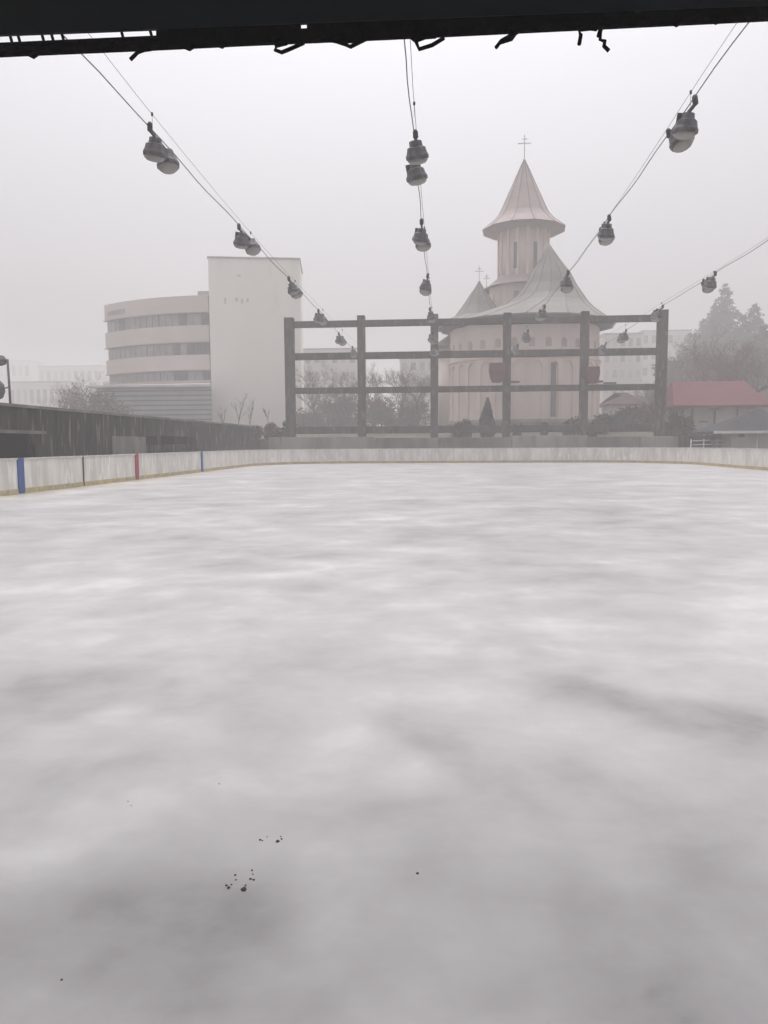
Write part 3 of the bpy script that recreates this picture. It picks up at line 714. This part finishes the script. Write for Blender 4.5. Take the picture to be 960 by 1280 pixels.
h2 = T('brown_roof_house', ((x0+x1)/2, YR2, 2), 'house with dull brown-red roof at right edge beyond the red-roofed pavilion', 'house')
h2.part('wall', MB().box(x0, x1, YR2, YR2+6, .5, zat(950, 503, YR2)), M['panelwall'])
hip(h2, 'roof', x0, x1, YR2, YR2+6, zat(950, 503, YR2), zat(950, 481, YR2+3), M['brownroof'])
h2.part('window', MB().box(x0+1, x0+2, YR2-.05, YR2-.003, 3.2, 4.4), M['glass'])
# grey hut
YH = 60; x0, x1 = xat(914, YH), xat(1030, YH); ze_ = zat(930, 541.5, YH)
hu = T('grey_roof_hut', ((x0+x1)/2, YH, 0), 'small pale hut with sloping grey sheet roof at right edge behind the boards', 'hut')
hu.part('wall', MB().box(x0, x1, YH, YH+5, -.06, ze_), M['panelwall'])
hip(hu, 'roof', x0-.9, x1, YH, YH+5, ze_+.15, zat(960, 512, YH+3), M['greyroof'], .5, 4.2)
hu.part('eave_trim', MB().box(x0-1.5, x1+.5, YH-.62, YH-.502, ze_-.02, ze_+.17), M['pipe'])
hu.part('window', MB().box(x0+.5, x0+.95, YH-.04, YH-.003, 1.9, 2.25), M['glass'])
hu.part('downpipe', MB().tube([(x1-4.9, YH-.06, -.05), (x1-4.9, YH-.06, ze_)], .05), M['pipe'])
# open shed, dark behind the railing
x0, x1 = xat(862, 61.9), xat(913, 61.9)
sh = T('dark_shed', ((x0+x1)/2, 62.5, 0), 'dark open-fronted shed between the frame and the grey-roofed hut', 'shed')
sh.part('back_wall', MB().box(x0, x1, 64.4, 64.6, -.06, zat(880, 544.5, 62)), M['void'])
sh.part('side_wall', MB().box(x0-.15, x0-.002, 62.2, 64.4, -.06, zat(880, 544.5, 62)), M['conc_dark'])
sh.part('roof', MB().box(x0-.2, x1, 62.0, 64.7, zat(880, 544.5, 62)+.002, zat(880, 544.5, 62)+.12), M['conc_dark'])
rl = T('railing', ((x0+x1)/2, 61.7, 0), 'pale galvanised pipe railing in front of the dark shed', 'railing')
y_ = 61.8
za, zb2 = zat(885, 550.5, y_), zat(885, 555.5, y_)
for z in (za, zb2): rl.part('rail', MB().tube([(x0+.2, y_, z-.03), (x0+1.4, y_, z), (x0+2.7, y_, z-.02)], .045), M['pipe'])
for px in (864, 880, 897): rl.part('rail_post', MB().tube([(xat(px, y_), y_+.06, 0), (xat(px, y_), y_+.06, za+.1)], .05), M['pipe'])
# little house seen through the right bay
YS = 92; x0, x1 = xat(762, YS), xat(800, YS)
s_ = T('small_red_house', ((x0+x1)/2, YS, 3), 'small pink-roofed pale house seen through the lower right bay of the frame', 'house')
s_.part('wall', MB().box(x0, x1, YS, YS+5, 1, zat(780, 505, YS)), M['blockpale'])
hip(s_, 'roof', x0, x1, YS, YS+5, zat(780, 505, YS), zat(780, 489, YS), M['brownroof'])
for px in (768, 782, 792): s_.part('window', MB().box(xat(px, YS), xat(px, YS)+.8, YS-.05, YS-.003, 4.2, 5.2), M['glass'])

# ------------------------------------------------------------------ trees
def rv(): return Vector((random.gauss(0,1), random.gauss(0,1), random.gauss(0,1))).normalized()
def bare_tree(name, x, y, h, spread, label, group, m=None, dens=1.0, cat='tree', twigs=1.0, base=None):
    z0 = ground_h(x, y)-.2 if base is None else base
    t = T(name, (x, y, z0), label, cat, group); tr = MB(); cr_ = MB()
    def grow(p, d, L_, r, lev):
        n = 4 if lev < 2 else 3; pts = [p]; rs = [r]; q = p.copy(); dd = d.copy()
        for i in range(n):
            dd = (dd+rv()*.16+Vector((0,0,.05))).normalized(); q = q+dd*(L_/n); pts.append(q.copy()); rs.append(r*(1-.55*(i+1)/n))
        (tr if lev == 0 else cr_).tube(pts, rs, 6 if lev == 0 else (4 if lev == 1 else 3))
        if lev >= 4: return
        nb = [7, 5, 4, 4][lev]; nb = max(2, int(nb*dens))
        for i in range(nb):
            f = random.uniform(.35 if lev == 0 else .2, 1); k = min(int(f*n), n-1); s0 = pts[k].lerp(pts[k+1], f*n-k)
            a = rv(); side = (a-dd*a.dot(dd)).normalized(); nd = (dd*random.uniform(.5,.9)+side*random.uniform(.5,.9)*spread+Vector((0,0,.15))).normalized()
            grow(s0, nd, L_*random.uniform(.45,.65), max(.012, r*.42), lev+1)
    grow(Vector((x, y, z0)), Vector((0,0,1)), h*.6, h*.016, 0)
    t.part('trunk', tr, M['bark']); t.part('crown', cr_, m or M['twig'])
    return t
def conifer(x, y, h, w, label, group, m='needle', seed=0, dens=1.0, name='spruce_tree'):
    random.seed(seed); z0 = ground_h(x, y)-.3
    t = T(name, (x, y, z0), label, 'tree', group)
    t.part('trunk', MB().tube([(x, y, z0), (x+.1, y, z0+h*.5), (x, y, z0+h*.99)], [h*.018, h*.011, .02], 7), M['bark'])
    mb = MB(); lv = int(h*2.0*dens)
    for k in range(lv):
        f = (k+random.random())/lv; zc_ = z0+h*(.06+.93*f); ln = w*(1-f)**.8*random.uniform(.7, 1.15)+.25
        nb = 7 if f < .8 else 4
        a0_ = random.random()*6.28
        for b_ in range(nb):
            a = a0_+b_*6.283/nb+random.uniform(-.25,.25); L_ = ln*random.uniform(.65,1.15); dirv = Vector((math.cos(a), math.sin(a), random.uniform(-.3, .1)))
            ns = max(3, int(L_*3.4))
            for s2 in range(ns):
                u = (s2+.5)/ns; p = Vector((x, y, zc_))+dirv*L_*u+Vector((0,0,-.10*L_*u*u+.18*L_*max(0,u-.75)))
                for q in range(3):
                    dd = (Vector((dirv.x, dirv.y, -.25))*.5+rv()*.7).normalized()*random.uniform(.35,.75)
                    sd = dd.cross(rv()).normalized()
                    mb.card(p+rv()*.12, dd, random.uniform(.10,.19), sd)
    t.part('foliage', mb, M[m]); return t
def leafy(name, x, y, h, w, label, group, m='leaf', seed=0, n=2600, cs=.26, z0=None, cat='tree', col_=False, trunk=.2):
    random.seed(seed); z0 = (ground_h(x, y)-.1) if z0 is None else z0
    t = T(name, (x, y, z0), label, cat, group)
    tr = MB().tube([(x, y, z0), (x+.05*h*random.uniform(-1,1), y, z0+h*.55)], [h*.02+.02, h*.008+.01], 6)
    clumps = []
    for k in range(18 if h > 2 else 8):
        f = random.random()
        if col_: rr = w*.5*(math.sin(math.pi*min(1, .18+f*.84))**.7)*.55; a = random.random()*6.28; c_ = Vector((x+rr*math.cos(a), y+rr*math.sin(a), z0+h*(.05+.9*f))); s_r = w*.28
        else: a = random.random()*6.28; rr = w*.42*math.sqrt(random.random()); c_ = Vector((x+rr*math.cos(a), y+rr*math.sin(a), z0+h*(trunk+(1-trunk)*(.15+.7*f*(1-(rr/w)**2))))); s_r = w*random.uniform(.13,.24)
        clumps.append((c_, s_r)); tr.tube([(x, y, z0+(c_.z-z0)*.5), tuple(c_)], [.03*h/4+.01, .01], 4)
    t.part('trunk', tr, M['bark'])
    mb = MB()
    for k in range(n):
        c_, s_r = random.choice(clumps); v = rv(); p = c_+v*s_r*random.uniform(.4, 1.15)*(1 if random.random() < .85 else 1.35)
        p.z = max(p.z, z0+.02)
        dd = (v+rv()).normalized()*cs*random.uniform(.5,1.2); mb.card(p, dd, cs*random.uniform(.25,.45), dd.cross(rv()).normalized())
    t.part('foliage', mb, M[m]); return t
G1 = 'tall spruces on the foggy slope'
for i, (px, tip, Y, w, lab) in enumerate([
    (907, 352, 118, 4.6, 'tallest dark spruce on the foggy slope above the red roof'),
    (944, 377, 112, 4.2, 'second tallest spruce right of the tallest one near the right edge'),
    (930, 392, 108, 3.6, 'spruce between the two tallest ones'),
    (880, 396, 122, 4.2, 'pale foggy spruce just left of the tallest one'),
    (985, 384, 106, 4.6, 'dark spruce cut by the right edge'),
    (862, 414, 132, 3.8, 'faint low spruce left of the spruce group'),
    (955, 405, 96, 4.2, 'darkest near spruce above the brown roof at right edge'),
    (893, 378, 124, 3.8, 'spruce close behind the left side of the tallest one')]):
    Y *= 1.42; x = xat(px, Y, tip); h = zat(px, tip, Y)-ground_h(x, Y); conifer(x, Y, h, w*2.0, lab, G1, seed=i+20)
G2 = 'bare winter trees beyond the rink'
random.seed(31)
for i, (px, tip, Y, sp_, lab) in enumerate([
    (868, 416, 92, 1.0, 'brownish bare tree above left end of the red roof'), (890, 412, 90, 1.1, 'dense reddish bare tree above the middle of the red roof'),
    (912, 420, 88, 1.1, 'reddish bare tree right of middle above the red roof'), (935, 424, 90, 1.0, 'bare brown tree above right end of the red roof'),
    (845, 426, 110, .9, 'pale bare tree right beside the last frame post'),
    (470, 452, 92, 1.0, 'bare tree in the second bay of the frame, left one'), (497, 447, 96, 1.1, 'bare tree in the second bay of the frame, taller middle one'),
    (524, 458, 90, 1.0, 'bare tree in the second bay of the frame beside the church'),
    (400, 458, 95, .9, 'bare tree in front of the apartment block in the first bay, left one'), (432, 455, 98, 1.0, 'bare tree in the first bay of the frame beside the second post'),
    (92, 466, 130, 1.0, 'bare hazy tree left of the low slatted hall'), (118, 470, 120, .9, 'bare hazy tree at the corner of the low slatted hall'),
    (75, 478, 140, .9, 'farthest faint bare tree among the pale blocks at left'),
    (800, 468, 100, .9, 'bare tree in the last bay of the frame'),
    (815, 490, 84, .8, 'small bare tree close left of the last frame post')]):
    x = xat(px, Y); h = zat(px, tip, Y)-ground_h(x, Y)
    bare_tree('bare_tree', x, Y, h, sp_, lab, G2, dens=1.25)
for i, (px, top, Y, w, lab) in enumerate([(866, 438, 128, 9, 'rounded russet thicket tree above left end of the red roof'), (893, 434, 132, 10, 'rounded russet tree mass above middle of the red roof'),
    (922, 436, 128, 9, 'rounded russet tree below the tallest spruce'), (950, 432, 118, 8, 'dark rounded tree at right edge above the brown roof'), (975, 425, 122, 9, 'dark tree mostly cut by the right edge'), (842, 440, 125, 8, 'low hazy tree right beside the last frame post')]):
    x = xat(px, Y, 480); z0 = ground_h(x, Y)-.1
    leafy('bushy_tree', x, Y, zat(px, top, Y)-z0, w, lab, 'dense leafless-brown trees on the slope', 'dryleaf' if i < 3 else 'leaf', 90+i, 6500, .34, z0, 'tree', False, .08)
random.seed(77)
for i, (px, tip, Y, lab) in enumerate([(278, 506, 78, 'thin leafless sapling, shorter one left, before the white tower'), (299, 493, 78, 'thin leafless sapling, tallest, before the white tower'), (312, 499, 80, 'thin leafless sapling right of the tallest before the white tower'), (336, 505, 79, 'thin leafless sapling near the right edge of the white tower')]):
    x = xat(px, Y); h = zat(px, tip, Y)-ground_h(x, Y)
    bare_tree('sapling', x, Y, h, .45, lab, 'bare saplings by the white tower', M['bark'], dens=.7)
# shrubs
c = xat(609, 70)
random.seed(5); zt5 = zat(609, 499, 70); zb5 = ground_h(c, 70)-.1
th = T('thuja', (c, 70, zb5), 'dark narrow cone-shaped thuja in front of the church', 'shrub')
th.part('trunk', MB().tube([(c, 70, zb5), (c, 70, zt5-.3)], [.06, .02], 6), M['bark'])
mb = MB()
for k in range(5200):
    f = random.random()**.8; a = random.random()*6.28; rr = (.62*min(1, (1-f)*1.7)*(.75+.25*min(1, f*8))+.03)*(random.random()**.35)*(1+.18*math.sin(a*3+f*9))
    p = Vector((c+rr*math.cos(a), 70+rr*math.sin(a), zb5+(zt5-zb5)*f)); dd = Vector((math.cos(a)*.4, math.sin(a)*.4, .8+random.random())).normalized()*random.uniform(.10,.22)
    mb.card(p, dd, .05, dd.cross(rv()).normalized())
th.part('foliage', mb, M['leaf'])
G3 = 'low shrubs behind the low wall'
for i, (px, top, Y, w, m_, lab) in enumerate([
    (578, 523, 69, 1.6, 'dryleaf', 'low shrub left of the thuja'), (646, 524, 69, .9, 'dryleaf', 'small shrub right of the fourth post'),
    (681, 522, 69, .8, 'leaf', 'small upright shrub under the church slit window'), (718, 524, 69, 2.2, 'dryleaf', 'low shrub just left of the fifth post'),
    (752, 515, 72, 1.6, 'leaf', 'green shrub at the right foot of the church wall'), (742, 526, 68, 1.4, 'leaf', 'low shrub at foot of the fifth post'),
    (842, 512, 67.5, 1.9, 'leaf', 'dense dark bush between the last post and the red-roofed pavilion'), (853, 518, 67.8, 1.6, 'leaf', 'dark bush against the pavilion wall'),
    (790, 508, 76, 3.0, 'dryleaf', 'brown bush in the last bay of the frame'), (771, 516, 74, 2.2, 'leaf', 'green-brown bush right of the church corner'), (812, 506, 75, 2.4, 'dryleaf', 'brown bush just left of the last post'),
    (332, 533, 67, 2.4, 'dryleaf', 'dark scrub at the end of the gallery wall'), (349, 531, 67.5, 1.9, 'dryleaf', 'dark scrub beside the first frame post'),
    (384, 508, 78, 3.4, 'dryleaf', 'dark bush in the first bay, left one'), (410, 500, 80, 4.0, 'dryleaf', 'dark bush in the middle of the first bay'), (437, 492, 79, 4.0, 'dryleaf', 'tall dark bush before the second post'),
    (465, 490, 80, 4.2, 'dryleaf', 'brown bush in the second bay, leftmost'), (492, 496, 78, 4.0, 'leaf', 'evergreen bush in the middle of the second bay'), (520, 500, 79, 3.8, 'dryleaf', 'brown bush in the second bay beside the third post')]):
    if 380 < px < 530: Y += 24; w *= 1.3
    x = xat(px, Y); z0 = ground_h(x, Y)-.15; h = max(.5, zat(px, top, Y)-z0)
    leafy('shrub', x, Y, h, w, lab, G3, m_, 40+i, int(900+500*w), .16+.02*w, z0, 'shrub', False, 0)
# scrub mass in front of the hall and slope
for i, (px, top, Y, w, lab) in enumerate([(100, 484, 98, 7, 'hazy shrub left of the slatted hall'), (135, 488, 95, 5, 'hazy shrub before the corner of the slatted hall')]):
    x = xat(px, Y); z0 = ground_h(x, Y)-.15
    leafy('shrub', x, Y, zat(px, top, Y)-z0, w, lab, 'hazy shrubs behind the gallery wall', 'dryleaf', 70+i, 2600, .3, z0, 'shrub', False, 0)

# ------------------------------------------------------------------ crumbs on the ice
random.seed(9); gcr = 'dark crumbs frozen on the ice'
spots = [(283,1107,1),(286,1110,1.5),(289,1106,.8),(294,1094,.9),(295,1100,.8),(305,1112,2.0),(307,1107,.9),(313,1099,1.1),(317,1100,.9),(315,1088,.9),(316,1093,.7),(325,1050,1.0),(328,1051,.8),(334,1046,.6),(347,1052,1.5),(352,1049,.8),(351,1046,.6),(522,1092,1.2),(160,1002,.6),(164,1007,.6),(274,980,.7),(655,883,.5),(660,883,.5),(77,1225,.8)]
for i, (px, py, s_) in enumerate(spots):
    p = floor_at(px, py); r_ = .0045*s_*random.uniform(.9,1.2)
    rg = [[(p.x+r_*q*random.uniform(.7,1.3)*math.cos(a), p.y+r_*q*random.uniform(.7,1.5)*math.sin(a), z) for a in [k*math.pi/3 for k in range(6)]] for q, z in ((1.1, .0005), (1.0, r_*.5), (.4, r_*.9))]
    o = MB().loft(rg).build('crumb', M['dirt']); cpos = Vector((p.x, p.y, 0)); o.data.transform(Matrix.Translation(-cpos)); o.location = cpos
    tag(o, 'tiny dark crumb of dirt in the lower left of the ice' if px < 400 and py > 1020 else ('single dark crumb in the lower middle of the ice' if px == 522 else ('tiny faint crumb on the ice left of centre' if px < 400 else 'tiny faint crumb on the ice right of centre')), 'debris', gcr if px != 522 else None)
for o in col.objects:
    if o.name.startswith('crumb') and o.get('label') and 'faint' in o['label']: o['group'] = 'faint crumbs on the ice'

# ------------------------------------------------------------------ haze, world, sun
hz = MB().box(-750, 750, -80, 750, -3, 46).build('haze', M['void']); tag(hz, kind='stuff')
m = bpy.data.materials.new('fog'); m.use_nodes = True; N = m.node_tree.nodes; N.clear()
o_ = N.new('ShaderNodeOutputMaterial'); v_ = N.new('ShaderNodeVolumePrincipled')
v_.inputs['Color'].default_value = (.945,.92,.925,1); v_.inputs['Density'].default_value = .0037; v_.inputs['Anisotropy'].default_value = .0
m.node_tree.links.new(v_.outputs['Volume'], o_.inputs['Volume']); hz.data.materials.clear(); hz.data.materials.append(m)

SE, SR = R(72), R(-5)
w = bpy.data.worlds.new('World'); sc.world = w; w.use_nodes = True; nt = w.node_tree; N = nt.nodes; L = nt.links
bg = N['Background']; sky = N.new('ShaderNodeTexSky'); sky.sky_type = 'NISHITA'; sky.sun_disc = False
sky.sun_elevation = SE; sky.sun_rotation = SR; sky.dust_density = 6; sky.air_density = 1.2
hs = N.new('ShaderNodeHueSaturation'); hs.inputs['Saturation'].default_value = .10
L.new(sky.outputs['Color'], hs.inputs['Color'])
# overcast: brighter overhead than at the horizon
tc = N.new('ShaderNodeTexCoord'); sx = N.new('ShaderNodeSeparateXYZ'); L.new(tc.outputs['Generated'], sx.inputs['Vector'])
mr = N.new('ShaderNodeMapRange'); mr.inputs['From Min'].default_value = -.1; mr.inputs['From Max'].default_value = .9
mr.inputs['To Min'].default_value = .8; mr.inputs['To Max'].default_value = 2.55
L.new(sx.outputs['Z'], mr.inputs['Value'])
mu = N.new('ShaderNodeVectorMath'); mu.operation = 'SCALE'; L.new(hs.outputs['Color'], mu.inputs[0]); L.new(mr.outputs['Result'], mu.inputs['Scale'])
ti = N.new('ShaderNodeVectorMath'); ti.operation = 'MULTIPLY'; ti.inputs[1].default_value = (1.0, .985, 1.01)
L.new(mu.outputs['Vector'], ti.inputs[0]); L.new(ti.outputs['Vector'], bg.inputs['Color']); bg.inputs['Strength'].default_value = .105
sl = bpy.data.lights.new('sun', 'SUN'); so = bpy.data.objects.new('sun', sl); col.objects.link(so)
sl.energy = .5; sl.angle = R(40); sl.color = (1, .96, .93)
sd = Vector((math.cos(SE)*math.sin(SR), math.cos(SE)*math.cos(SR), math.sin(SE)))
so.rotation_euler = sd.to_track_quat('Z', 'Y').to_euler()

sc.render.engine = 'CYCLES'
cy = sc.cycles; cy.max_bounces = 8; cy.diffuse_bounces = 3; cy.glossy_bounces = 2; cy.volume_bounces = 2; cy.transparent_max_bounces = 4
cy.use_denoising = True
sc.view_settings.view_transform = 'Standard'; sc.view_settings.look = 'None'; sc.view_settings.gamma = 1; sc.view_settings.use_curve_mapping = False
sc.view_settings.exposure = 0.0
